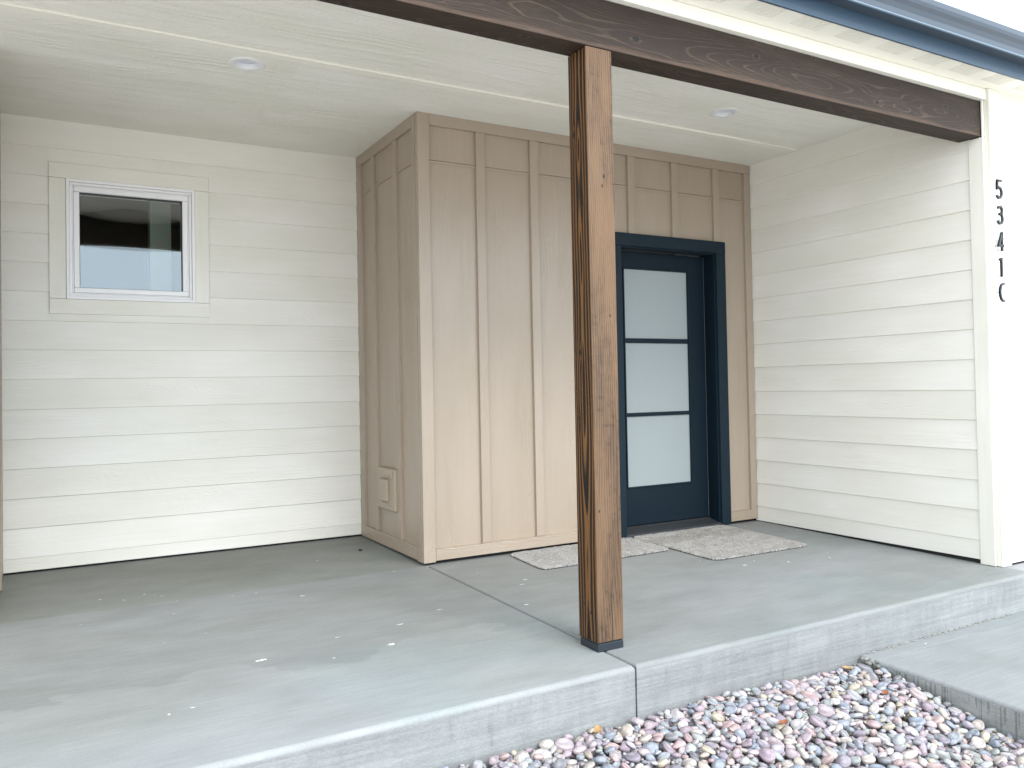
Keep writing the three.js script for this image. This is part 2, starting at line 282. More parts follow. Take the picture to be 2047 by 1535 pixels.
// concrete slabs with rounded top edges; radii per side [x0, x1, z0, z1]; top follows y = y0 - slope * z
function slabG(x0, x1, z0, z1, yt, yb, R, mapper, faceMapper) {
  const P = [], U = [], N = [], I = [], steps = 5;
  const corner = (k, ins) => [k === 0 || k === 3 ? x0 + ins[0] : x1 - ins[1], k < 2 ? z0 + ins[2] : z1 - ins[3]];
  const add = (p, n, uv) => { P.push(...p); N.push(...n); U.push(...uv); return P.length / 3 - 1; };
  const sides = [[0, 1, [0, 0, -1], 2], [1, 2, [1, 0, 0], 1], [2, 3, [0, 0, 1], 3], [3, 0, [-1, 0, 0], 0]];
  const top = [0, 1, 2, 3].map(k => { const [x, z] = corner(k, R); return add([x, yt(z), z], [0, 1, 0], mapper(x, z)); });
  I.push(top[0], top[2], top[1], top[0], top[3], top[2]);
  for (const [a, b, n, ri] of sides) {
    let prev = null;
    for (let s = 0; s <= steps + 1; s++) {
      const th = s <= steps ? s / steps * Math.PI / 2 : Math.PI / 2, ins = R.map(r => r * (1 - Math.sin(th))), dn = R[ri] * (1 - Math.cos(th));
      const row = [a, b].map(k => { const [x, z] = corner(k, ins), y = s <= steps ? yt(z) - dn : yb; const nn = [n[0] * Math.sin(th), Math.cos(th), n[2] * Math.sin(th)]; return add([x, y, z], nn, s < steps ? mapper(x, z - (z1 - z) * 0) : mapper(x, z)); });
      if (s === steps + 1) { /* replaced by a face of its own below */ }
      if (prev && s <= steps) I.push(prev[0], prev[1], row[1], prev[0], row[1], row[0]);
      if (s === steps) {
        const q = [a, b].map(k => { const [x, z] = corner(k, ins), y = yt(z) - dn; return [x, y, z]; });
        const f = [add(q[0], n, faceMapper(q[0])), add(q[1], n, faceMapper(q[1])), add([q[1][0], yb, q[1][2]], n, faceMapper([q[1][0], yb, q[1][2]])), add([q[0][0], yb, q[0][2]], n, faceMapper([q[0][0], yb, q[0][2]]))];
        face.push(f[0], f[1], f[2], f[0], f[2], f[3]);
      }
      prev = row;
    }
  }
  return { P, U, N, I };
}
let face = [];
function slab(name, parent, x0, x1, z0, z1, yt, yb, R, mt, mf, mapper, faceMapper) {
  face = []; const { P, U, N, I } = slabG(x0, x1, z0, z1, yt, yb, R, mapper, faceMapper);
  const G = new THREE.BufferGeometry();
  G.setAttribute('position', new THREE.Float32BufferAttribute(P, 3)); G.setAttribute('normal', new THREE.Float32BufferAttribute(N, 3)); G.setAttribute('uv', new THREE.Float32BufferAttribute(U, 2));
  const flip = a => { const o = []; for (let i = 0; i < a.length; i += 3) { const [p, q, r] = [a[i], a[i + 1], a[i + 2]].map(k => new THREE.Vector3(P[k * 3], P[k * 3 + 1], P[k * 3 + 2])); const n = q.clone().sub(p).cross(r.clone().sub(p)); const m = new THREE.Vector3(N[a[i] * 3], N[a[i] * 3 + 1], N[a[i] * 3 + 2]).add(new THREE.Vector3(N[a[i + 2] * 3], N[a[i + 2] * 3 + 1], N[a[i + 2] * 3 + 2])); n.dot(m) < 0 ? o.push(a[i], a[i + 2], a[i + 1]) : o.push(a[i], a[i + 1], a[i + 2]); } return o; };
  const ia = flip(I), ib = flip(face); G.setIndex([...ia, ...ib]); G.addGroup(0, ia.length, 0); G.addGroup(ia.length, ib.length, 1);
  return mesh(name, G, [mt, mf], parent);
}
const topMap = (x, z) => [x - CX0, z - CZ0], faceMap = ([x, y, z]) => [x + z + 2.6, y + 0.3];
const porch = grp('porch_floor', scene); structure(porch, 'grey concrete porch floor with tooled joints and white paint drips', 'porch floor');
const JX = 0.026, JW = 0.004;
slab('concrete_slab', porch, -5, L + 0.05, A - 0.15, 0.016, z => fl(z) - 0.0015, -0.56, [0.001, 0.001, 0.001, 0.0015], M.slab, M.riser, topMap, faceMap);
slab('concrete_slab', porch, -5, JX - JW, 0.0185, F, fl, -0.56, [0.02, 0.011, 0.0015, 0.02], M.slab, M.riser, topMap, faceMap);
slab('concrete_slab', porch, JX + JW, L + 0.055, 0.0185, F, fl, -0.56, [0.011, 0.02, 0.0015, 0.02], M.slab, M.riser, topMap, faceMap);
mesh('joint_filler', bx(JX - JW, JX + JW, -0.56, fl(F) - 0.02, 0.03, F - 0.03, 'z'), M.barrier, porch);
const walk = grp('walkway', scene); structure(walk, 'lower concrete walkway meeting the porch step', 'walkway');
const wy = z => -0.191 - 0.0126 * z + 0.0;
const wMap = (x, z) => [md(x * 0.8 + 0.9, CW), md(z * 0.8 - 1.2, 1.6) + 1.4], wFace = ([x, y, z]) => [z + x * 0.37, y - wy(z) + 0.2];
slab('concrete_slab', walk, 1.337, 3.1, 2.111, 5.6, wy, -0.56, [0.016, 0.016, 0.003, 0.016], M.walk, M.walkEdge, (x, z) => [x - CX0, (z - 2.1) * 0.7 + 1.2 - CZ0 - 0.9], wFace);
slab('concrete_strip', walk, 1.345, 3.1, F + 0.001, 2.1035, z => wy(z) - 0.002, -0.56, [0.006, 0.01, 0.001, 0.003], M.walk, M.walkEdge, (x, z) => [x - CX0, z - CZ0 - 1.1], wFace);
{ // crumbled mortar along the foot of the riser and the broken end of the strip
  const gs = [];
  for (let i = 0; i < 150; i++) { const x = 1.36 + rnd() * 1.22, g = new THREE.IcosahedronGeometry(rr(0.0025, 0.008), 0); g.scale(rr(0.8, 1.8), rr(0.2, 0.5), rr(0.7, 1.2)); g.rotateY(rnd() * 6); g.translate(x, wy(2.02) + 0.0005, F + 0.004 + Math.abs(rnd() + rnd() - 1) * 0.016 * (0.6 + 0.6 * Math.sin(x * 9) ** 2)); gs.push(g); }
  const o = mesh('mortar_crumbs', merge(gs), std(col(0.25, 0.24, 0.215), 0.95), walk); o.userData.kind = 'stuff';
  const g2 = []; for (let i = 0; i < 60; i++) { const g = new THREE.IcosahedronGeometry(rr(0.006, 0.016), 1); g.scale(rr(0.6, 1.4), rr(0.6, 1), rr(0.6, 1.4)); g.translate(1.342 + (rnd() - 0.5) * 0.012, -0.222 - rnd() * 0.07, F + 0.006 + rnd() * 0.1); g2.push(g); }
  const o2 = mesh('broken_edge', merge(g2), std(col(0.2, 0.2, 0.18), 0.95), walk); o2.userData.kind = 'stuff';
}

// ------------------------------------------------------------------ house
const house = thing('house', 'cream lap-sided house with a taupe panelled entry and covered porch', 'house');

// one lap siding board: wall plane at p0, facing dir (+1 or -1), along axis a
function lapWall(parent, axis, a0, a1, plane, dir, lines, openings = []) {
  for (let i = 0; i < lines.length; i++) {
    const y0 = lines[i], y1 = Math.min(i + 1 < lines.length ? lines[i + 1] + 0.024 : H, H), yn = i + 1 < lines.length ? lines[i + 1] : H;
    const t0 = 0.0175, t1 = mix(t0, 0.0072, (y1 - y0) / 0.2);
    const put = (b0, b1, ya, yb) => {
      const f = y => mix(t0, t1, (y - y0) / (y1 - y0)), bev = ya === y0 ? 0.0022 : 0.0004;
      const prof = [[0, ya], [f(ya) - bev, ya], [f(ya), ya + bev], [f(yb), yb], [0, yb]].map(([d, y]) => [plane + dir * d, y]);
      mesh('siding_board', run(prof, axis, b0, b1), sidings[Math.floor(rnd() * 3)], parent);
    };
    const op = openings.find(o => o.y0 < yn && o.y1 > y0);
    if (!op) put(a0, a1, y0, y1);
    else {
      put(a0, op.a0, y0, y1); put(op.a1, a1, y0, y1);
      if (y0 < op.y0 - 0.012) put(op.a0, op.a1, y0, op.y0);
      if (op.y1 < yn - 0.012) put(op.a0, op.a1, op.y1, y1);
    }
  }
}
const lines = (y, e, b = 0.026) => { const r = [b]; for (let v = y; v < H - 0.02; v += e) r.push(v); return r; };

// rear wall left of the entry, with the window opening
const WX0 = -1.944, WX1 = -1.022, WY0 = 1.556, WY1 = 2.481, FX0 = -1.853, FX1 = -1.111, FY0 = 1.648, FY1 = 2.389;
{
  const w = grp('siding_wall', house, 'cream lap-sided rear wall with a small window');
  const z1 = A, z0 = A - 0.14;
  mesh('wall_core', merge([bx(XL - 0.1, FX0, -0.05, H + 0.1, z0, z1), bx(FX1, 0.02, -0.05, H + 0.1, z0, z1), bx(FX0, FX1, -0.05, FY0, z0, z1), bx(FX0, FX1, FY1, H + 0.1, z0, z1)]), M.barrier, w);
  lapWall(w, 'x', XL, -0.001, A, 1, lines(0.103, 0.176), [{ a0: WX0 + 0.004, a1: WX1 - 0.004, y0: WY0 + 0.004, y1: WY1 - 0.004 }]);
}
{ // window
  const w = grp('window', house, 'small square white window in the rear wall');
  const zt = A + 0.0235;
  for (const g of [[WX0, WX1, FY1, WY1, 'x'], [WX0, WX1, WY0, FY0, 'x'], [WX0, FX0, FY0 + 0.001, FY1 - 0.001, 'y'], [FX1, WX1, FY0 + 0.001, FY1 - 0.001, 'y']]) mesh('window_trim', bx(g[0], g[1], g[2], g[3], A - 0.01, zt + (g[4] === 'x' ? 0 : -0.0007), g[4], 0.002), M.creamTrim, w);
  const ring = (i0, i1, zb, zf, m, nm, ch) => {
    const X0 = FX0 + i0, X1 = FX1 - i0, Y0 = FY0 + i0, Y1 = FY1 - i0, t = i1 - i0;
    mesh(nm, merge([bx(X0, X1, Y1 - t, Y1, zb, zf, 'x', ch), bx(X0, X1, Y0, Y0 + t, zb, zf, 'x', ch), bx(X0, X0 + t, Y0 + t - 0.0005, Y1 - t + 0.0005, zb, zf, 'y', ch), bx(X1 - t, X1, Y0 + t - 0.0005, Y1 - t + 0.0005, zb, zf, 'y', ch)]), m, w);
  };
  ring(0.0005, 0.018, A - 0.1, A + 0.029, M.vinyl, 'frame', 0.002);
  ring(0.018, 0.034, A - 0.1, A + 0.015, M.vinyl, 'frame', 0.003);
  ring(0.034, 0.042, A - 0.1, A + 0.004, M.vinyl, 'frame', 0.002);
  ring(0.042, 0.074, A - 0.1, A + 0.010, M.vinyl, 'sash', 0.004);
  ring(0.074, 0.0765, A - 0.06, A - 0.008, M.seal, 'gasket', 0.0005);
  const pane = (z, bow) => { const x0 = FX0 + 0.072, x1 = FX1 - 0.072, y0 = FY0 + 0.064, y1 = FY1 - 0.072, g = new THREE.PlaneGeometry(x1 - x0, y1 - y0, 24, 24), p = g.attributes.position; for (let i = 0; i < p.count; i++) { const a = p.getX(i) / (x1 - x0) * 2, b = p.getY(i) / (y1 - y0) * 2; p.setZ(i, bow * (1 - a * a) * (1 - b * b)); } g.computeVertexNormals(); g.translate((x0 + x1) / 2, (y0 + y1) / 2, z); mesh('pane', g, M.glass, w); };
  pane(A - 0.02, 0.003); pane(A - 0.036, -0.003);
}
{ // dim room behind the window
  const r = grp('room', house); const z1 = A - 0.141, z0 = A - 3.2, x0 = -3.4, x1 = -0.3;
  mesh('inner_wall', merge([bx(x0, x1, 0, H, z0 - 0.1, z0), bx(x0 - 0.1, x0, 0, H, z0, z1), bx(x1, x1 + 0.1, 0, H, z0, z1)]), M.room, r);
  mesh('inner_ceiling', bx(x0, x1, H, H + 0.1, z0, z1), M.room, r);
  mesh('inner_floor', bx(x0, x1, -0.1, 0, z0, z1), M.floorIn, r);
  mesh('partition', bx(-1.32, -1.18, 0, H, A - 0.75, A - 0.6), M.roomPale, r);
}

// taupe panelled entry: side wall (facing -x) and front wall (facing +z)
const DX0 = 1.518, DX1 = 2.407, DY1 = 2.033, CAS = 0.092;   // casing opening
{
  const f = grp('panelled_wall', house, 'taupe board-and-batten entry wall facing forward');
  const zc = -0.022, zp = -0.004, zb = 0.016;
  mesh('wall_core', merge([bx(0.03, 1.47, -0.05, H + 0.1, -0.16, zc), bx(2.44, L + 0.2, -0.05, H + 0.1, -0.16, zc), bx(1.47, 2.44, DY1 + 0.06, H + 0.1, -0.16, zc)]), M.barrier, f);
  const bats = [[0.4, 0.464], [0.797, 0.861], [1.197, 1.261], [1.599, 1.662], [1.999, 2.062], [2.403, 2.466]];
  const edges = [0.08, ...bats.flat(), 2.724];
  const yS = 2.455, top = 2.673, bot = 0.093, caseTop = DY1 + 0.089;
  for (let i = 0; i < edges.length; i += 2) {
    let x0 = edges[i] - 0.02, x1 = edges[i + 1] + 0.02;
    const over = edges[i + 1] > DX0 - CAS && edges[i] < DX1 + CAS;
    if (!over) mesh('panel', bx(x0, x1, bot - 0.02, yS - 0.006, zc, zp + (rnd() - 0.5) * 0.001, 'y', 0.001), i % 4 ? M.taupe : M.taupeB, f);
    else if (edges[i] < DX0 - CAS) mesh('panel', merge([bx(x0, DX0 - CAS + 0.02, bot - 0.02, yS - 0.006, zc, zp, 'y', 0.001), bx(DX0 - CAS + 0.021, x1, caseTop - 0.03, yS - 0.006, zc, zp, 'y', 0.001)]), M.taupe, f);
    else if (edges[i + 1] > DX1 + CAS) mesh('panel', merge([bx(DX1 + CAS - 0.02, x1, bot - 0.02, yS - 0.006, zc, zp, 'y', 0.001), bx(x0, DX1 + CAS - 0.021, caseTop - 0.03, yS - 0.006, zc, zp, 'y', 0.001)]), M.taupeB, f);
    else mesh('panel', bx(x0, x1, caseTop - 0.03, yS - 0.006, zc, zp, 'y', 0.001), M.taupe, f);
    mesh('panel', bx(x0, x1, yS + 0.0085, top + 0.02, zc, zp + 0.001, 'y', 0.001), i % 4 ? M.taupeB : M.taupe, f);
  }
  mesh('flashing', run([[zc, yS + 0.007], [zp + 0.004, yS + 0.005], [zp + 0.0065, yS + 0.003], [zp + 0.0065, yS - 0.008], [zp + 0.0048, yS - 0.008], [zc, yS - 0.001]], 'x', 0.05, L - 0.03), M.taupeSmooth, f);
  for (const [a, b] of bats) { const low = a > DX0 - CAS && b < DX1 + CAS + 0.001 ? caseTop : (b > DX0 - CAS && a < DX1 + CAS ? caseTop : bot); mesh('batten', bx(a, b, low, top, zp - 0.012, zb, 'y', 0.002), rnd() < 0.5 ? M.taupe : M.taupeB, f); }
  mesh('corner_board', bx(0, 0.08, 0.014, H, -0.02, zb + 0.0025, 'y', 0.002), M.taupeB, f);
  mesh('corner_board', bx(2.724, L - 0.001, 0.02, top, zp - 0.012, zb, 'y', 0.002), M.taupe, f);
  mesh('frieze_board', bx(0.0805, L - 0.0005, top + 0.0005, H, zp - 0.012, zb + 0.0012, 'x', 0.002), M.taupe, f);
  mesh('skirt_board', merge([bx(0.0805, DX0 - CAS - 0.001, 0.022, bot - 0.0005, zp - 0.012, zb + 0.0012, 'x', 0.002)]), M.taupeB, f);
  mesh('skirt_board', bx(DX1 + CAS + 0.001, 2.7235, 0.02, bot - 0.0005, zp - 0.012, zb + 0.0012, 'x', 0.002), M.taupe, f);
}
{
  const s = grp('panelled_wall', house, 'taupe board-and-batten side of the entry, facing left');
  const xc = 0.03, xp = 0.0135, xb = -0.002;
  mesh('wall_core', bx(xc, 0.15, -0.05, H + 0.1, A, -0.165), M.barrier, s);
  const bats = [[-0.4, -0.336], [-0.812, -0.746]], yS = 2.46, top = 2.668, bot = 0.1;
  const edges = [-1.012, -0.812, -0.746, -0.4, -0.336, -0.078];
  for (let i = 0; i < edges.length; i += 2) {
    mesh('panel', bx(xp, xc, bot - 0.02, yS - 0.006, edges[i] - 0.02, edges[i + 1] + 0.02, 'y', 0.001), i ? M.taupe : M.taupeB, s);
    mesh('panel', bx(xp - 0.001, xc, yS + 0.0085, top + 0.02, edges[i] - 0.02, edges[i + 1] + 0.02, 'y', 0.001), M.taupe, s);
  }
  mesh('flashing', run([[xc, yS + 0.007], [xp - 0.004, yS + 0.005], [xp - 0.0065, yS + 0.003], [xp - 0.0065, yS - 0.008], [xp - 0.0048, yS - 0.008], [xc, yS - 0.001]], 'z', A + 0.02, -0.06), M.taupeSmooth, s);
  for (const [a, b] of bats) mesh('batten', bx(xb, xp + 0.01, bot, top, a, b, 'y', 0.002), M.taupe, s);
  mesh('corner_board', bx(xb - 0.001, 0.028, 0.014, H, -0.078, -0.0205, 'y', 0.002), M.taupe, s);
  mesh('corner_board', bx(xb, xp + 0.01, 0.02, top, A + 0.014, -1.012, 'y', 0.002), M.taupeB, s);
  mesh('frieze_board', bx(xb - 0.0012, xp + 0.01, top + 0.0005, H, A + 0.014, -0.0785, 'z', 0.002), M.taupe, s);
  mesh('skirt_board', bx(xb - 0.0012, xp + 0.01, 0.02, bot - 0.0005, A + 0.014, -0.0785, 'z', 0.002), M.taupeB, s);
}
{ // neighbouring wing left of the porch, only its edge is near the frame
  const s = grp('panelled_wall', house, 'taupe wing closing the porch on the left');
  mesh('wall_core', bx(-5.2, XL - 0.004, -0.05, H + 0.1, A - 0.3, 0), M.taupe, s);
  for (const x of [-2.256, -2.66, -3.06, -3.46]) mesh('batten', bx(x, x + 0.063, 0.02, H, -0.01, 0.016, 'y', 0.002), M.taupeB, s);
  for (const z of [-1.08, -0.7, -0.3]) mesh('batten', bx(XL - 0.01, XL + (z < -1 ? 0.002 : 0.014), 0.02, H, z, z + 0.062, 'y', 0.002), M.taupeB, s);
}

// door
{
  const d = grp('door', house, 'dark navy entry door with three frosted glass panes');
  const zs = -0.1;   // front plane of the leaf
  const cz0 = -0.018, cz1 = 0.03;
  mesh('casing', bx(DX0 - CAS, DX1 + CAS, DY1, DY1 + 0.089, cz0, cz1 + 0.002, 'x', 0.002), M.navyGrain, d);
  mesh('casing', bx(DX0 - CAS, DX0, 0.012, DY1 - 0.0005, cz0, cz1, 'y', 0.002), M.navyGrain, d);
  mesh('casing', bx(DX1, DX1 + CAS, 0.012, DY1 - 0.0005, cz0, cz1, 'y', 0.002), M.navyGrain, d);
  mesh('jamb', bx(DX1 + 0.002, DX1 + 0.03, 0.012, DY1 + 0.02, -0.16, 0.018, 'y', 0.001), M.navy, d);
  mesh('jamb', bx(DX0 - 0.03, DX0 - 0.002, 0.012, DY1 + 0.02, -0.16, 0.018, 'y', 0.001), M.navy, d);
  mesh('jamb', bx(DX0 - 0.002, DX1 + 0.002, DY1 + 0.002, DY1 + 0.03, -0.16, 0.018, 'x', 0.001), M.navy, d);
  mesh('brick_mould', merge([bx(DX1 - 0.011, DX1 + 0.002, 0.014, DY1 - 0.012, -0.045, 0.012, 'y', 0.002), bx(DX0 - 0.002, DX0 + 0.008, 0.014, DY1 - 0.012, -0.045, 0.012, 'y', 0.002), bx(DX0, DX1, DY1 - 0.012, DY1 + 0.002, -0.045, 0.012, 'x', 0.002)]), M.navy, d);
  // leaf: stiles and rails around three lites
  const x0 = DX0 + 0.002, x1 = DX1 - 0.012, gx0 = 1.636, gx1 = 2.231, y0 = 0.06, y1 = DY1 - 0.012;
  const lt = [[0.333, 0.836], [0.863, 1.359], [1.393, 1.893]];
  const zb = zs - 0.044;
  mesh('stile', bx(x0, gx0 - 0.012, y0, y1, zb, zs, 'y', 0.0015), M.navy, d);
  mesh('stile', bx(gx1 + 0.012, x1, y0, y1, zb, zs, 'y', 0.0015), M.navy, d);
  mesh('rail', bx(gx0 - 0.0125, gx1 + 0.0125, y0, lt[0][0] - 0.012, zb, zs, 'x', 0.0006), M.navy, d);
  mesh('rail', bx(gx0 - 0.0125, gx1 + 0.0125, lt[2][1] + 0.012, y1, zb, zs, 'x', 0.0006), M.navy, d);
  mesh('lite_frame', merge([bx(gx0 - 0.012, gx0, lt[0][0] - 0.012, lt[2][1] + 0.012, zb, zs + 0.006, 'y', 0.003), bx(gx1, gx1 + 0.012, lt[0][0] - 0.012, lt[2][1] + 0.012, zb, zs + 0.006, 'y', 0.003), bx(gx0, gx1, lt[0][0] - 0.012, lt[0][0], zb, zs + 0.006, 'x', 0.003), bx(gx0, gx1, lt[2][1], lt[2][1] + 0.012, zb, zs + 0.006, 'x', 0.003)]), M.navy, d);
  mesh('muntin', bx(gx0, gx1, lt[0][1], lt[1][0], zb, zs + 0.002, 'x', 0.003), M.navy, d);
  mesh('muntin', bx(gx0, gx1, lt[1][1], lt[2][0], zb, zs + 0.002, 'x', 0.003), M.navy, d);
  for (const [a, b] of lt) mesh('pane', bx(gx0 - 0.004, gx1 + 0.004, a - 0.004, b + 0.004, zs - 0.024, zs - 0.012, 'x', 0.0005), M.frost, d);
  // weather strip showing as a fine pale line on the latch side, threshold, lever
  mesh('weather_strip', bx(x1 + 0.0005, x1 + 0.0035, y0, y1, zs - 0.03, zs - 0.002, 'y', 0.0005), std(col(0.2, 0.2, 0.2), 0.7), d);
  mesh('threshold', run([[-0.16, 0.0], [-0.16, 0.056], [-0.095, 0.052], [-0.085, 0.046], [0.012, 0.026], [0.024, 0.02], [0.026, 0.002]].map(([z, y]) => [z, y]), 'x', DX0 + 0.001, DX1 - 0.001), M.sill, d);
  const h = mesh('handle', merge([bx(1.535, 1.575, 0.68, 1.05, zs, zs + 0.012, 'y', 0.004), bx(1.547, 1.562, 0.7, 0.86, zs + 0.034, zs + 0.052, 'y', 0.005), bx(1.547, 1.562, 0.7, 0.715, zs + 0.012, zs + 0.034, 'z', 0.003), bx(1.547, 1.562, 0.845, 0.86, zs + 0.012, zs + 0.034, 'z', 0.003)]), M.black, d);
  h.userData.label = 'black pull handle';
}

// right return wall, its corner boards and the front wall
{
  const w = grp('siding_wall', house, 'cream lap-sided return wall right of the door');
  mesh('wall_core', bx(L + 0.0175, L + 0.15, -0.05, H + 0.1, 0.0, 1.826), M.barrier, w);
  lapWall(w, 'z', -0.003, 1.7375, L + 0.0175, -1, lines(0.115, 0.1764, 0.004));
  mesh('corner_board', bx(L - 0.004, L + 0.0176, fl(1.78) + 0.002, BY0 - 0.001, 1.738, 1.8255, 'y', 0.002), M.creamTrim, w);
  mesh('corner_board', bx(L - 0.004, L + 0.0176, BY0, H, BZ1 + 0.002, 1.8255, 'y', 0.001), M.creamTrim, w);
}
const FZ = 1.835;
{
  const w = grp('siding_wall', house, 'bright cream front wall that carries the house numbers');
  mesh('wall_core', bx(L + 0.03, 6, -0.03, H + 0.1, FZ - 0.13, FZ, 'x'), M.barrier, w);
  lapWall(w, 'x', 2.896, 6, FZ, 1, lines(0.114, 0.1764, -0.012));
  mesh('corner_board', bx(L + 0.014, 2.895, fl(1.84) + 0.002, H, 1.826, 1.857, 'y', 0.002), M.creamTrim, w);
  mesh('foundation', bx(L + 0.056, 6, -0.56, -0.031, FZ - 0.1, FZ - 0.004), std(col(0.3, 0.3, 0.3), 0.9), w);
}

// beam and post
{
  const b = grp('beam', house, 'dark stained timber beam spanning the porch front');
  const g = bx(-5, L - 0.0045, BY0, BY1, BZ0, BZ1, 'x', 0.004, 0.65, -BY0);
  const gn = g.attributes.normal, gp = g.attributes.position, uv = g.attributes.uv;
  for (let i = 0; i < uv.count; i++) if (Math.abs(gn.getY(i)) > 0.5) uv.setXY(i, gp.getX(i) + 1.9, gp.getZ(i) - BZ0 + 0.05);
  mesh('timber', g, M.beam, b);
}
{
  const p = grp('post', house, 'brown stained timber post with bold grain at the porch edge');
  const y0 = fl(BZ1) + 0.036, y1 = BY0 - 0.0005;
  const crack = 0.0016, cx = PX0 + 0.0135 * 5.55, ch = 0.26;
  // shaft as side cheeks: the front is split by a drying check at the foot
  const g = bx(PX0, PX1, y0, y1, BZ0, BZ1, 'y', 0.004, -y0, 0);
  // separate the faces by material: side faces (normal x) and front/back (normal z)
  const gi = g.index.array, gp = g.attributes.position, gn = g.attributes.normal, uv = g.attributes.uv;
  for (let i = 0; i < uv.count; i++) { if (Math.abs(gn.getX(i)) > 0.5) uv.setXY(i, gp.getY(i), gp.getZ(i) - BZ0); else if (Math.abs(gn.getZ(i)) > 0.5) uv.setXY(i, gp.getY(i), gp.getX(i) - PX0); }
  const s = [], t = []; for (let i = 0; i < gi.length; i += 3) { const side = [0, 1, 2].filter(k => Math.abs(gn.getX(gi[i + k])) > 0.5).length >= 2; (side ? s : t).push(gi[i], gi[i + 1], gi[i + 2]); }
  g.setIndex([...s, ...t]); g.clearGroups(); g.addGroup(0, s.length, 0); g.addGroup(s.length, t.length, 1);
  mesh('shaft', g, [M.postSide, M.postFront], p);
  mesh('drying_check', run([[cx - 0.0005, y0 + 0.001], [cx + 0.0035, y0 + 0.001], [cx + 0.0018, y0 + ch * 0.6], [cx - 0.0006, y0 + ch]].map(a => a), 'z', BZ1 - 0.03, BZ1 + 0.0006), M.barrier, p);
  for (const [dz, dy] of [[0.042, 0.145], [0.085, 0.118], [0.066, 0.085]]) { const c = new THREE.CylinderGeometry(0.0055, 0.0055, 0.02, 14); c.rotateZ(Math.PI / 2); c.translate(PX0 + 0.0094, y0 + dy, BZ1 - 0.134 + dz + 0.006); mesh('bolt_hole', c, M.barrier, p); }
  const br = mesh('base_bracket', merge([bx(PX0 + 0.003, PX1 - 0.001, fl(BZ0) - 0.002, y0 - 0.003, BZ0 + 0.004, BZ1 - 0.001, 'x', 0.003), bx(PX0 + 0.006, PX1 - 0.006, y0 - 0.004, y0 + 0.001, BZ0 + 0.006, BZ1 - 0.006)]), M.bracket, p);
  br.userData.label = 'black metal post base';
}

// porch ceiling
{
  const c = grp('porch_ceiling', house, 'cream grained porch ceiling');
  const hole = [[-1.055, 0.287], [1.722, 0.842]];
  const sheet = (x0, x1, z0, z1, uo, vo) => {
    const s = new THREE.Shape([[x0, -z0], [x1, -z0], [x1, -z1], [x0, -z1]].map(a => new THREE.Vector2(...a)));
    for (const [hx, hz] of hole) if (hz > z0 && hz < z1 && hx > x0 && hx < x1) { const p = new THREE.Path(); p.absarc(hx, -hz, 0.075, 0, Math.PI * 2, true); s.holes.push(p); }
    const g = new THREE.ExtrudeGeometry(s, { depth: 0.01, bevelEnabled: false, curveSegments: 40 }); g.rotateX(-Math.PI / 2); g.translate(0, H, 0);
    const uv = g.attributes.uv, p = g.attributes.position; for (let i = 0; i < p.count; i++) uv.setXY(i, p.getX(i) + uo, p.getZ(i) + vo);
    mesh('ceiling_panel', g, M.ceiling, c);
  };
  sheet(-5, 0.44, 0.476, BZ0 + 0.02, 0.3, 0.2); sheet(0.4405, L + 0.02, 0.476, BZ0 + 0.02, 1.7, 0.55);
  sheet(-5, -0.8, A - 0.01, 0.4755, 0.9, 0.8); sheet(-0.7995, L + 0.02, A - 0.01, 0.4755, 0.1, 0.05);
  mesh('ceiling_batten', bx(-5, L - 0.03, H - 0.0125, H + 0.001, 0.447, 0.505, 'x', 0.003), M.smoothCream, c);
  mesh('roof_deck', bx(-5, 6, H + 0.16, H + 0.2, -4.5, 1.95), M.barrier, c);
}
// frieze over the beam, soffit with vent slots, fascia, gutter and roof
{
  const s = grp('soffit', house, 'cream soffit with rows of vent slots');
  mesh('frieze_board', bx(-5, L + 0.0135, BY1 + 0.002, H - 0.0005, BZ1 - 0.08, 1.843, 'x', 0.003), M.smoothCream, s);
  mesh('blocking', bx(-5, L, BY1 + 0.003, H + 0.15, BZ0 + 0.01, BZ1 - 0.081, 'x'), M.barrier, s);
  const ZS = 2.0215, sh = new THREE.Shape([[-5, -1.82], [6, -1.82], [6, -ZS], [-5, -ZS]].map(a => new THREE.Vector2(...a)));
  for (let k = -3; k < 11; k++) { const x0 = 1.08 + 0.3085 * k; for (let r = 0; r < 9; r++) { const z = 1.916 + r * 0.0115, p = new THREE.Path([[x0, -z], [x0 + 0.192, -z], [x0 + 0.192, -z - 0.0042], [x0, -z - 0.0042]].map(a => new THREE.Vector2(...a))); sh.holes.push(p); } }
  const g = new THREE.ExtrudeGeometry(sh, { depth: 0.008, bevelEnabled: false }); g.rotateX(-Math.PI / 2); g.translate(0, H, 0);
  mesh('soffit_panel', g, M.smoothCream, s);
  mesh('vent_cavity', bx(-5, 6, H + 0.03, H + 0.15, 1.83, 2.015), M.barrier, s);
  const fa = mesh('fascia', bx(-5, 6, H - 0.008, 2.93, 2.022, 2.034, 'x', 0.0015), M.fascia, house); fa.userData.label = 'slate blue fascia board under the gutter';
}
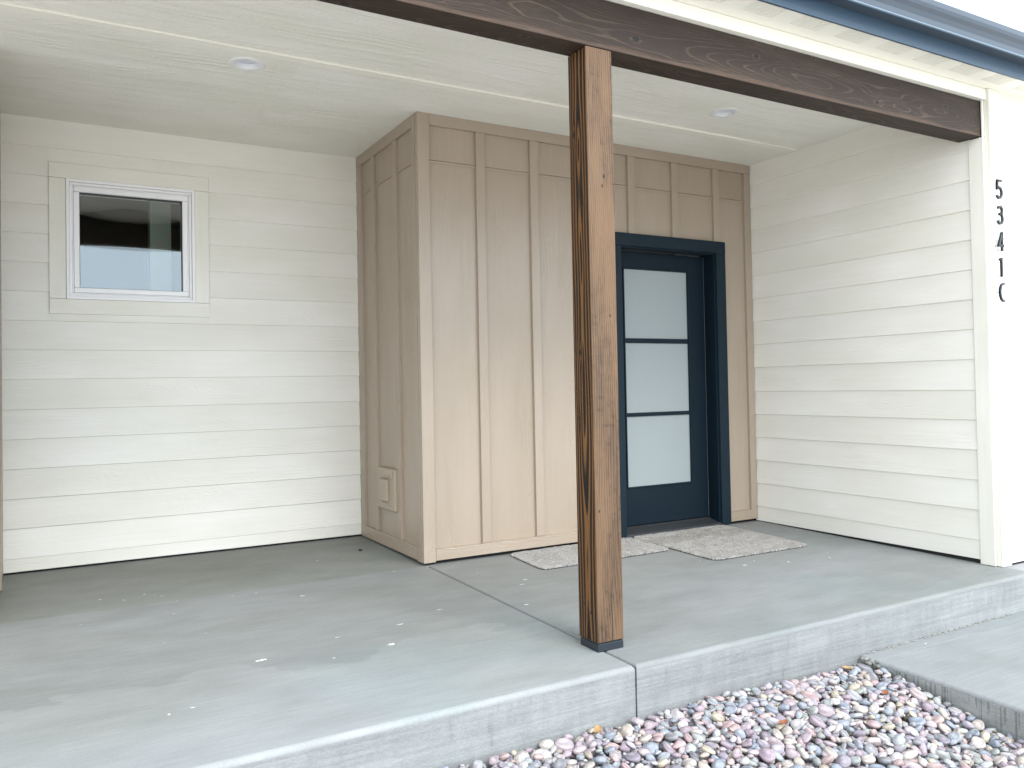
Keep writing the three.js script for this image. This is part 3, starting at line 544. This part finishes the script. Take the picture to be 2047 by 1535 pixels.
{
  const gz = 2.0345, t = 0.0022;
  const out = [[gz, 2.935], [gz, 2.817], [gz + 0.072, 2.812], [gz + 0.076, 2.815], [gz + 0.079, 2.845], [gz + 0.089, 2.868], [gz + 0.102, 2.884], [gz + 0.108, 2.9], [gz + 0.109, 2.924], [gz + 0.104, 2.932], [gz + 0.096, 2.93]];
  const inn = [[gz + 0.096, 2.926], [gz + 0.103, 2.927], [gz + 0.1055, 2.922], [gz + 0.1045, 2.902], [gz + 0.099, 2.887], [gz + 0.086, 2.871], [gz + 0.076, 2.847], [gz + 0.073, 2.819], [gz + t, 2.8205], [gz + t, 2.935]];
  const gu = mesh('gutter', run([...out, ...inn], 'x', -5, 6), M.gutter, house); gu.userData.label = 'slate grey moulded rain gutter along the eave';
  mesh('gutter_bead', run([[gz + 0.068, 2.8115], [gz + 0.079, 2.8105], [gz + 0.081, 2.813], [gz + 0.079, 2.8165], [gz + 0.074, 2.8168]], 'x', -5, 6), std(col(0.2, 0.27, 0.34), 0.3), house);
  mesh('roof', run([[2.1, 2.95], [2.1, 2.962], [-2.2, 4.38], [-6.5, 2.96], [-6.5, 2.94], [-2.2, 4.34]], 'x', -5.2, 6.2), M.shingle, house);
  const bk = grp('rear_block', house); mesh('outer_wall', merge([bx(-5.2, 6, -0.05, H + 0.2, -6.2, -6.0), bx(-5.2, -5.05, -0.05, H + 0.2, -6, A), bx(5.85, 6, -0.05, H + 0.2, -6, FZ - 0.14)]), M.sidingA, bk);
}

// ------------------------------------------------------------------ things on the house
// recessed lights
for (const [x, z, lab] of [[-1.055, 0.287, 'round white recessed ceiling light left of the timber post'], [1.722, 0.842, 'round white recessed ceiling light right of the timber post']]) {
  const t = thing('ceiling_light', lab, 'ceiling light', 'recessed porch lights'); t.position.set(x, H, z);
  const ring = new THREE.LatheGeometry([[0.052, 0.022], [0.054, 0.002], [0.057, -0.003], [0.066, -0.0055], [0.086, -0.005], [0.0895, -0.0025], [0.0895, 0.0]].map(a => new THREE.Vector2(...a)), 64); mesh('trim_ring', ring, M.whiteTrim, t);
  const le = new THREE.LatheGeometry([[0, 0.016], [0.03, 0.017], [0.053, 0.02]].map(a => new THREE.Vector2(...a)), 48); mesh('lens', le, M.lens, t);
  const can = new THREE.CylinderGeometry(0.07, 0.07, 0.08, 32, 1, true); can.translate(0, 0.062, 0); mesh('housing', can, M.barrier, t);
}
// painted outlet cover on the entry side
{
  const t = thing('outlet_cover', 'taupe painted weatherproof outlet cover low on the entry side', 'outlet cover');
  t.position.set(0.0135, 0.27, -0.55);
  const r = (x0, x1, y0, y1, z0, z1, c) => bx(x0, x1, y0, y1, z0, z1, 'y', c);
  mesh('back_plate', r(-0.034, 0.001, 0, 0.275, -0.152, 0.148, 0.008), M.taupeSmooth, t);
  mesh('flap', merge([r(-0.056, -0.033, 0.062, 0.205, -0.085, 0.055, 0.005)]), M.taupeSmooth, t);
  mesh('hinge', r(-0.041, -0.033, 0.214, 0.226, -0.06, 0.08, 0.002), M.taupeSmooth, t);
  mesh('hinge', r(-0.041, -0.033, 0.036, 0.048, -0.06, 0.08, 0.002), M.taupeSmooth, t);
  mesh('latch', r(-0.043, -0.033, 0.215, 0.26, 0.1, 0.128, 0.003), M.taupeSmooth, t);
}
// house numbers, five separate characters on stand-off pins
{
  function stroke(pts, w) {
    const n = pts.length, lft = [], rgt = [];
    for (let i = 0; i < n; i++) { const a = pts[Math.max(0, i - 1)], b = pts[Math.min(n - 1, i + 1)], d = Math.hypot(b[0] - a[0], b[1] - a[1]), nx = -(b[1] - a[1]) / d * w / 2, ny = (b[0] - a[0]) / d * w / 2; lft.push([pts[i][0] + nx, pts[i][1] + ny]); rgt.unshift([pts[i][0] - nx, pts[i][1] - ny]); }
    return new THREE.Shape([...lft, ...rgt].map(p => new THREE.Vector2(...p)));
  }
  const arc = (cx, cy, rx, ry, a0, a1, n = 18) => Array.from({ length: n + 1 }, (_, i) => { const a = (a0 + (a1 - a0) * i / n) * Math.PI / 180; return [cx + rx * Math.cos(a), cy + ry * Math.sin(a)]; });
  const w = 0.0112, C = {
    five: [[[0.004, 0.106], [0.046, 0.106]], [[0.006, 0.11], [0.003, 0.053]], arc(0.021, 0.036, 0.026, 0.031, 132, -142)],
    three: [arc(0.024, 0.082, 0.021, 0.023, 150, -88), arc(0.024, 0.034, 0.024, 0.029, 88, -150), [[0.016, 0.06], [0.026, 0.06]]],
    four: [[[0.036, 0], [0.036, 0.11]], [[0.036, 0.107], [0.001, 0.03]], [[-0.003, 0.03], [0.052, 0.03]]],
    one: [[[0.024, 0], [0.024, 0.11]], [[0.026, 0.106], [0.008, 0.098]]],
    letter: [arc(0.036, 0.055, 0.034, 0.05, 78, 282, 28)],
  };
  const rows = [['five', 2.095, 'dark 5 at the top of the house numbers', [[0.005, 0.02], [0.042, 0.104]]], ['three', 1.946, 'dark 3 second from the top of the house numbers', [[0.006, 0.02], [0.044, 0.03]]], ['four', 1.793, 'dark 4 in the middle of the house numbers', [[0.003, 0.03], [0.036, 0.008], [0.034, 0.1]]], ['one', 1.643, 'dark 1 below the 4 of the house numbers', [[0.024, 0.01], [0.012, 0.1]]], ['letter', 1.498, 'dark letter C at the bottom of the house numbers', [[0.004, 0.055]]]];
  for (const [k, y, lab, pins] of rows) {
    const t = thing('house_number', lab, 'house number', 'house numbers'); t.position.set(2.813, y, 1.857);
    const gs = C[k].map(p => { const g = new THREE.ExtrudeGeometry(stroke(p, w), { depth: 0.011, bevelEnabled: true, bevelThickness: 0.0008, bevelSize: 0.0008, bevelSegments: 1 }); g.translate(0, 0, 0.018); return g; });
    mesh('character', merge(gs), M.black, t);
    for (const [px, py] of pins) { const c = new THREE.CylinderGeometry(0.0016, 0.0016, 0.02, 8); c.rotateX(Math.PI / 2); c.translate(px, py, 0.0095); mesh('standoff_pin', c, M.black, t); }
  }
}

// ------------------------------------------------------------------ door mats of cut carpet
function doormat(label, poly, stain) {                     // poly: four corners on the floor, (x, z)
  const t = thing('doormat', label, 'doormat', 'carpet mats at the door');
  const c = poly.reduce((a, p) => [a[0] + p[0] / 4, a[1] + p[1] / 4], [0, 0]); t.position.set(c[0], fl(c[1]), c[1]);
  const inside = (s, tt) => { const a = poly[0], b = poly[1], cc = poly[2], d = poly[3]; return [0, 1].map(k => (1 - tt) * ((1 - s) * a[k] + s * b[k]) + tt * ((1 - s) * d[k] + s * cc[k])); };
  const out = []; const nb = 40, R = 0.06;                   // outline with rounded, slightly uneven edges
  for (let e = 0; e < 4; e++) { const A_ = poly[e], B_ = poly[(e + 1) % 4], P_ = poly[(e + 3) % 4], N_ = poly[(e + 2) % 4], l = Math.hypot(B_[0] - A_[0], B_[1] - A_[1]); const r = R / l; for (let i = 0; i <= nb; i++) { const q = r + (1 - 2 * r) * i / nb; out.push([mix(A_[0], B_[0], q), mix(A_[1], B_[1], q)]); } for (let i = 1; i < 6; i++) { const q = i / 6, l2 = Math.hypot(N_[0] - B_[0], N_[1] - B_[1]), s = R / l2; const p0 = [mix(A_[0], B_[0], 1 - r), mix(A_[1], B_[1], 1 - r)], p2 = [mix(B_[0], N_[0], s), mix(B_[1], N_[1], s)]; out.push([0, 1].map(k => (1 - q) * (1 - q) * p0[k] + 2 * q * (1 - q) * B_[k] + q * q * p2[k])); } }
  for (const p of out) { p[0] += (rnd() - 0.5) * 0.0025; p[1] += (rnd() - 0.5) * 0.0025; }
  const shp = new THREE.Shape(out.map(p => new THREE.Vector2(p[0] - c[0], -(p[1] - c[1]))));
  const bg = new THREE.ExtrudeGeometry(shp, { depth: 0.006, bevelEnabled: false }); bg.rotateX(-Math.PI / 2); const bp = bg.attributes.position; for (let i = 0; i < bp.count; i++) bp.setY(i, bp.getY(i) - SL * bp.getZ(i) + 0.001); bg.computeVertexNormals();
  mesh('backing', bg, M.matEdge, t);
  const P = [], N = [], C2 = [], poly2 = out;
  const inP = (x, z) => { let r = false; for (let i = 0, j = poly2.length - 1; i < poly2.length; j = i++) { const a = poly2[i], b = poly2[j]; if ((a[1] > z) !== (b[1] > z) && x < (b[0] - a[0]) * (z - a[1]) / (b[1] - a[1]) + a[0]) r = !r; } return r; };
  const xs = out.map(p => p[0]), zs = out.map(p => p[1]), X0 = Math.min(...xs), X1 = Math.max(...xs), Z0 = Math.min(...zs), Z1 = Math.max(...zs), st = 0.0047;
  for (let x = X0; x < X1; x += st) for (let z = Z0; z < Z1; z += st) {
    const a = x + (rnd() - 0.5) * st * 1.2, b = z + (rnd() - 0.5) * st * 1.2; if (!inP(a, b)) continue;
    const n = fbm(a * 16, b * 16, BIG, BIG, 401, 3), m = fbm(a * 3, b * 4, BIG, BIG, 405 + stain, 3), hgt = 0.0062 + n * 0.0035 + rnd() * 0.002, w = 0.0031 + rnd() * 0.0014, ph = rnd() * 6.28, ln = 0.0022, lx = Math.cos(n * 20) * ln + (rnd() - 0.5) * ln, lz = Math.sin(n * 20) * ln + (rnd() - 0.5) * ln;
    const Lm = (0.86 + rnd() * 0.24) * (0.92 + (m - 0.5) * 0.16), dirt = stain ? sstep(0.54, 0.72, m) * 0.2 : 0;
    const r = 0.43 * Lm * (1 - dirt), g = 0.408 * Lm * (1 - dirt), bb = 0.382 * Lm * (1 - dirt * 1.15);
    const y0 = 0.005 - SL * (b - c[1]), base = [0, 1, 2].map(k => [a - c[0] + w * Math.cos(ph + k * 2.094), y0, b - c[1] + w * Math.sin(ph + k * 2.094)]);
    const tp = [0, 1, 2].map(k => [a - c[0] + lx + w * 0.62 * Math.cos(ph + k * 2.094 + 0.5), y0 + hgt, b - c[1] + lz + w * 0.62 * Math.sin(ph + k * 2.094 + 0.5)]);
    const push = (...v) => { for (const q of v) { P.push(...q); C2.push(r, g, bb); } };
    for (let k = 0; k < 3; k++) { const k2 = (k + 1) % 3; push(base[k], tp[k2], base[k2], base[k], tp[k], tp[k2]); }
    push(tp[0], tp[2], tp[1]);
  }
  const g = new THREE.BufferGeometry(); g.setAttribute('position', new THREE.Float32BufferAttribute(P, 3)); g.setAttribute('color', new THREE.Float32BufferAttribute(C2, 3)); g.computeVertexNormals();
  const pile = mesh('pile', g, M.mat, t); pile.userData.kind = 'stuff';
}
doormat('pale grey carpet mat along the wall, partly behind the post', [[0.575, 0.028], [1.535, 0.03], [1.522, 0.482], [0.54, 0.5]], 0);
doormat('larger soiled grey carpet mat in front of the door', [[1.552, 0.03], [2.405, 0.034], [2.362, 0.868], [1.545, 0.858]], 3);

// ------------------------------------------------------------------ river pebbles
{
  const bed = grp('pebble_bed', scene); structure(bed, 'bed of mixed pink, mauve, blue and cream river pebbles', 'pebble bed');
  const X0 = -2.7, X1 = 1.337, Z0 = F, Z1 = 3.5, cs = 0.005, nx = Math.ceil((X1 - X0) / cs), nz = Math.ceil((Z1 - Z0) / cs);
  const baseY = (x, z) => -0.283 - 0.1 * sstep(2.15, 2.85, z) - 0.03 * sstep(0.5, 1.25, x) + (fbm(x * 3, z * 3, BIG, BIG, 501, 2) - 0.5) * 0.02;
  const hm = new Float32Array(nx * nz); for (let i = 0; i < nx; i++) for (let j = 0; j < nz; j++) hm[i * nz + j] = baseY(X0 + (i + 0.5) * cs, Z0 + (j + 0.5) * cs);
  const sheet = new THREE.PlaneGeometry(X1 - X0 + 4.5, Z1 - Z0 + 3, 60, 50); sheet.rotateX(-Math.PI / 2); sheet.translate((X0 + X1) / 2 - 2.25, 0, (Z0 + Z1) / 2 + 1.5);
  { const p = sheet.attributes.position, u = sheet.attributes.uv; for (let i = 0; i < p.count; i++) { p.setY(i, baseY(p.getX(i), p.getZ(i)) - 0.012); u.setXY(i, p.getX(i), p.getZ(i)); } sheet.computeVertexNormals(); }
  mesh('bed_soil', sheet, M.gravel, bed);
  const shapes = [], lows = []; for (let kk = 0; kk < 28; kk++) {
    const k = kk % 14, g0 = new THREE.IcosahedronGeometry(1, kk < 14 ? 3 : 1), p = g0.attributes.position, e = rr(2.0, 2.7), flat = k % 4 === 3, v = new THREE.Vector3();
    const ph = [rnd() * 9, rnd() * 9, rnd() * 9], cut = new THREE.Vector3(rr(-1, 1), rr(-0.4, 0.4), rr(-1, 1)).normalize(), cd = rr(0.6, 0.95);
    for (let i = 0; i < p.count; i++) {
      v.fromBufferAttribute(p, i); const s = Math.pow(Math.abs(v.x) ** e + Math.abs(v.y) ** e + Math.abs(v.z) ** e, -1 / e);
      v.multiplyScalar(s * (1 + 0.08 * Math.sin(v.x * 2.3 + ph[0]) + 0.08 * Math.sin(v.z * 2.7 + ph[1]) + 0.05 * Math.sin(v.y * 3.1 + v.x * 2 + ph[2])));
      v.z *= 1 - 0.22 * Math.sin(ph[0]) * v.x; v.y *= 1 - 0.15 * Math.sin(ph[1]) * v.x;
      if (flat) { const q = v.dot(cut) - cd; if (q > 0) v.addScaledVector(cut, -q * 0.85); }
      p.setXYZ(i, v.x, v.y, v.z);
    }
    // shared vertices for smooth shading
    const key = new Map(), P = [], U = [], I = []; const uv = g0.attributes.uv;
    for (let i = 0; i < p.count; i++) { const q = [p.getX(i), p.getY(i), p.getZ(i)], kk = q.map(n => Math.round(n * 1e4)).join(); if (!key.has(kk)) { key.set(kk, P.length / 3); P.push(...q); U.push(uv.getX(i), uv.getY(i)); } I.push(key.get(kk)); }
    const g = new THREE.BufferGeometry(); g.setAttribute('position', new THREE.Float32BufferAttribute(P, 3)); g.setAttribute('uv', new THREE.Float32BufferAttribute(U, 2)); g.setIndex(I); g.computeVertexNormals(); (kk < 14 ? shapes : lows).push(g);
  }
  const pal = [[182, 160, 164], [170, 148, 158], [196, 178, 172], [150, 160, 172], [136, 150, 164], [160, 168, 172], [204, 192, 176], [212, 202, 190], [190, 186, 182], [174, 174, 176], [150, 150, 152], [198, 166, 158], [186, 152, 148], [208, 196, 162], [172, 178, 172], [128, 140, 150], [160, 136, 148], [216, 208, 202], [178, 168, 178], [144, 132, 146], [188, 172, 152], [156, 162, 152], [200, 184, 186], [120, 122, 126]].map(c => new THREE.Color().setRGB(c[0] / 255, c[1] / 255, c[2] / 255, THREE.SRGBColorSpace).multiplyScalar(1.22).lerp(new THREE.Color(0.43, 0.42, 0.42), 0.36));
  const pm = pal.map(c => std(c, 0.6, { map: pebbleTex }));
  const vis = (x, z, m) => z < 1.816 + (x + 0.561) * 0.623 + m;
  const peb = [];
  const Q = new THREE.Quaternion(), E = new THREE.Euler();
  for (let n = 0; n < 16000; n++) {
    const tiny = n > 9600;
    const big = rnd(), a = tiny ? rr(0.006, 0.0125) : big < 0.07 ? rr(0.031, 0.041) : big < 0.55 ? rr(0.02, 0.031) : rr(0.012, 0.022), b = a * rr(0.6, 0.88), cc = Math.min(b * 0.95, a * rr(0.38, 0.62)), yaw = rnd() * 6.283;
    const cy = Math.cos(yaw), sy = Math.sin(yaw); let best = null;
    for (let k = 0; k < (tiny ? 5 : 7); k++) {
      const x = rr(X0 + a * 0.8, X1 - a * 0.95), z = rr(Z0 + a * 0.95, Z1 - a); if (z > Math.max(2.62, 1.816 + (x + 0.561) * 0.623 + 0.42)) continue;
      let top = -9, sx = 0, sz = 0, sn = 0; const r = Math.ceil(a / cs), ci = Math.floor((x - X0) / cs), cj = Math.floor((z - Z0) / cs);
      for (let i = Math.max(0, ci - r); i <= Math.min(nx - 1, ci + r); i++) for (let j = Math.max(0, cj - r); j <= Math.min(nz - 1, cj + r); j++) {
        const dx = X0 + (i + 0.5) * cs - x, dz = Z0 + (j + 0.5) * cs - z, lx = (dx * cy - dz * sy) / a, lz = (dx * sy + dz * cy) / b, q = lx * lx + lz * lz; if (q > 0.92) continue;
        const h = hm[i * nz + j]; const low = h + cc * Math.sqrt(1 - q); if (low > top) top = low; sx += dx * h; sz += dz * h; sn += dx * dx;
      }
      if (top > -9) { const dep = top - baseY(x, z); if (!best || dep < best.dep) best = { x, z, top, dep, gx: sn ? sx / sn : 0, gz: sn ? sz / sn : 0 }; }
    }
    if (!best || best.dep > (tiny ? 0.06 : 0.068)) continue;
    const { x, z } = best, y = best.top - cc * 0.22;
    const r = Math.ceil(a / cs), ci = Math.floor((x - X0) / cs), cj = Math.floor((z - Z0) / cs);
    for (let i = Math.max(0, ci - r); i <= Math.min(nx - 1, ci + r); i++) for (let j = Math.max(0, cj - r); j <= Math.min(nz - 1, cj + r); j++) {
      const dx = X0 + (i + 0.5) * cs - x, dz = Z0 + (j + 0.5) * cs - z, lx = (dx * cy - dz * sy) / a, lz = (dx * sy + dz * cy) / b, q = lx * lx + lz * lz; if (q > 1) continue;
      const h = y + cc * Math.sqrt(1 - q); if (h > hm[i * nz + j]) hm[i * nz + j] = h;
    }
    E.set(clamp(best.gz, -0.5, 0.5) * -0.7 + rr(-0.22, 0.22), yaw, clamp(best.gx, -0.5, 0.5) * 0.7 + rr(-0.22, 0.22), 'ZXY');
    peb.push({ x, y, z, a, b, c: cc, q: new THREE.Quaternion().setFromEuler(E), s: Math.floor(rnd() * shapes.length), m: Math.floor(rnd() * pal.length), dep: best.dep });
  }
  // which lie on top, and how large they show
  const cam = camera.position;
  for (const p of peb) { const i = clamp(Math.floor((p.x - X0) / cs), 0, nx - 1), j = clamp(Math.floor((p.z - Z0) / cs), 0, nz - 1); p.topmost = hm[i * nz + j] <= p.y + p.c + 0.004; p.show = (p.topmost && vis(p.x, p.z, -0.02) ? 1 : 0) * p.a * p.b / ((p.x - cam.x) ** 2 + (p.z - cam.z) ** 2); }
  const order = [...peb].sort((u, v) => v.show - u.show), single = new Set(order.slice(0, 300));
  const rest = [], one = new THREE.Matrix4(), cl = new THREE.Color();
  for (const p of peb) {
    if (single.has(p)) { const o = mesh('pebble', shapes[p.s], pm[p.m], bed); o.position.set(p.x, p.y, p.z); o.quaternion.copy(p.q); o.scale.set(p.a, p.c, p.b); continue; }
    const g = (p.a > 0.0126 && vis(p.x, p.z, 0.1) ? shapes : lows)[p.s].clone(); one.compose(new THREE.Vector3(p.x, p.y, p.z), p.q, new THREE.Vector3(p.a, p.c, p.b)); g.applyMatrix4(one);
    const cnt = g.attributes.position.count, ca = new Float32Array(cnt * 3); cl.copy(pal[p.m]).multiplyScalar(rr(0.9, 1.08)); for (let i = 0; i < cnt; i++) { ca[i * 3] = cl.r; ca[i * 3 + 1] = cl.g; ca[i * 3 + 2] = cl.b; } g.setAttribute('color', new THREE.BufferAttribute(ca, 3)); rest.push(g);
  }
  console.log('pebbles', peb.length, 'top', peb.filter(p => p.topmost).length);
  const o = mesh('pebbles', mergeGeometries(rest), new THREE.MeshStandardMaterial({ color: 0xffffff, roughness: 0.6, map: pebbleTex, vertexColors: true }), bed); o.userData.kind = 'stuff';
  // dry leaf scraps lying among the pebbles
  const at = (x, z) => hm[clamp(Math.floor((x - X0) / cs), 0, nx - 1) * nz + clamp(Math.floor((z - Z0) / cs), 0, nz - 1)];
  for (const [x, z, r, m, lab] of [[1.215, 2.05, 0.028, M.leafB, 'ochre dry leaf scrap in the pebble corner beside the walkway'], [1.11, 2.304, 0.024, M.leaf, 'rust brown dry leaf scrap in the middle of the pebbles'], [0.459, 2.344, 0.024, M.leaf, 'small rust brown leaf scrap among the nearer pebbles'], [-0.183, 2.04, 0.028, M.leafB, 'ochre leaf scrap against the porch riser near the joint']]) {
    const t = thing('dry_leaf', lab, 'leaf', 'dry leaf scraps'); t.position.set(x, at(x, z) + 0.002, z); t.rotation.y = rnd() * 6;
    const g = new THREE.PlaneGeometry(r * 2.2, r * 1.3, 8, 5); g.rotateX(-Math.PI / 2); const p = g.attributes.position; for (let i = 0; i < p.count; i++) { const u = p.getX(i) / r, v = p.getZ(i) / r; p.setZ(i, p.getZ(i) * (1 - 0.55 * u * u) ); p.setY(i, 0.004 + r * (0.28 * v * v + 0.16 * u * u + 0.06 * Math.sin(u * 5 + v * 4))); } g.computeVertexNormals(); mesh('blade', g, m, t);
  }
}
{ const t = thing('dry_leaf', 'tiny black scrap lying on the slab beside the taupe entry', 'scrap', 'dry leaf scraps'); t.position.set(-0.177, fl(-0.62), -0.62); const g = new THREE.IcosahedronGeometry(0.012, 1); g.scale(1.2, 0.5, 0.6); g.translate(0, 0.005, 0); mesh('blade', g, M.barrier, t); }

renderer.render(scene, camera);
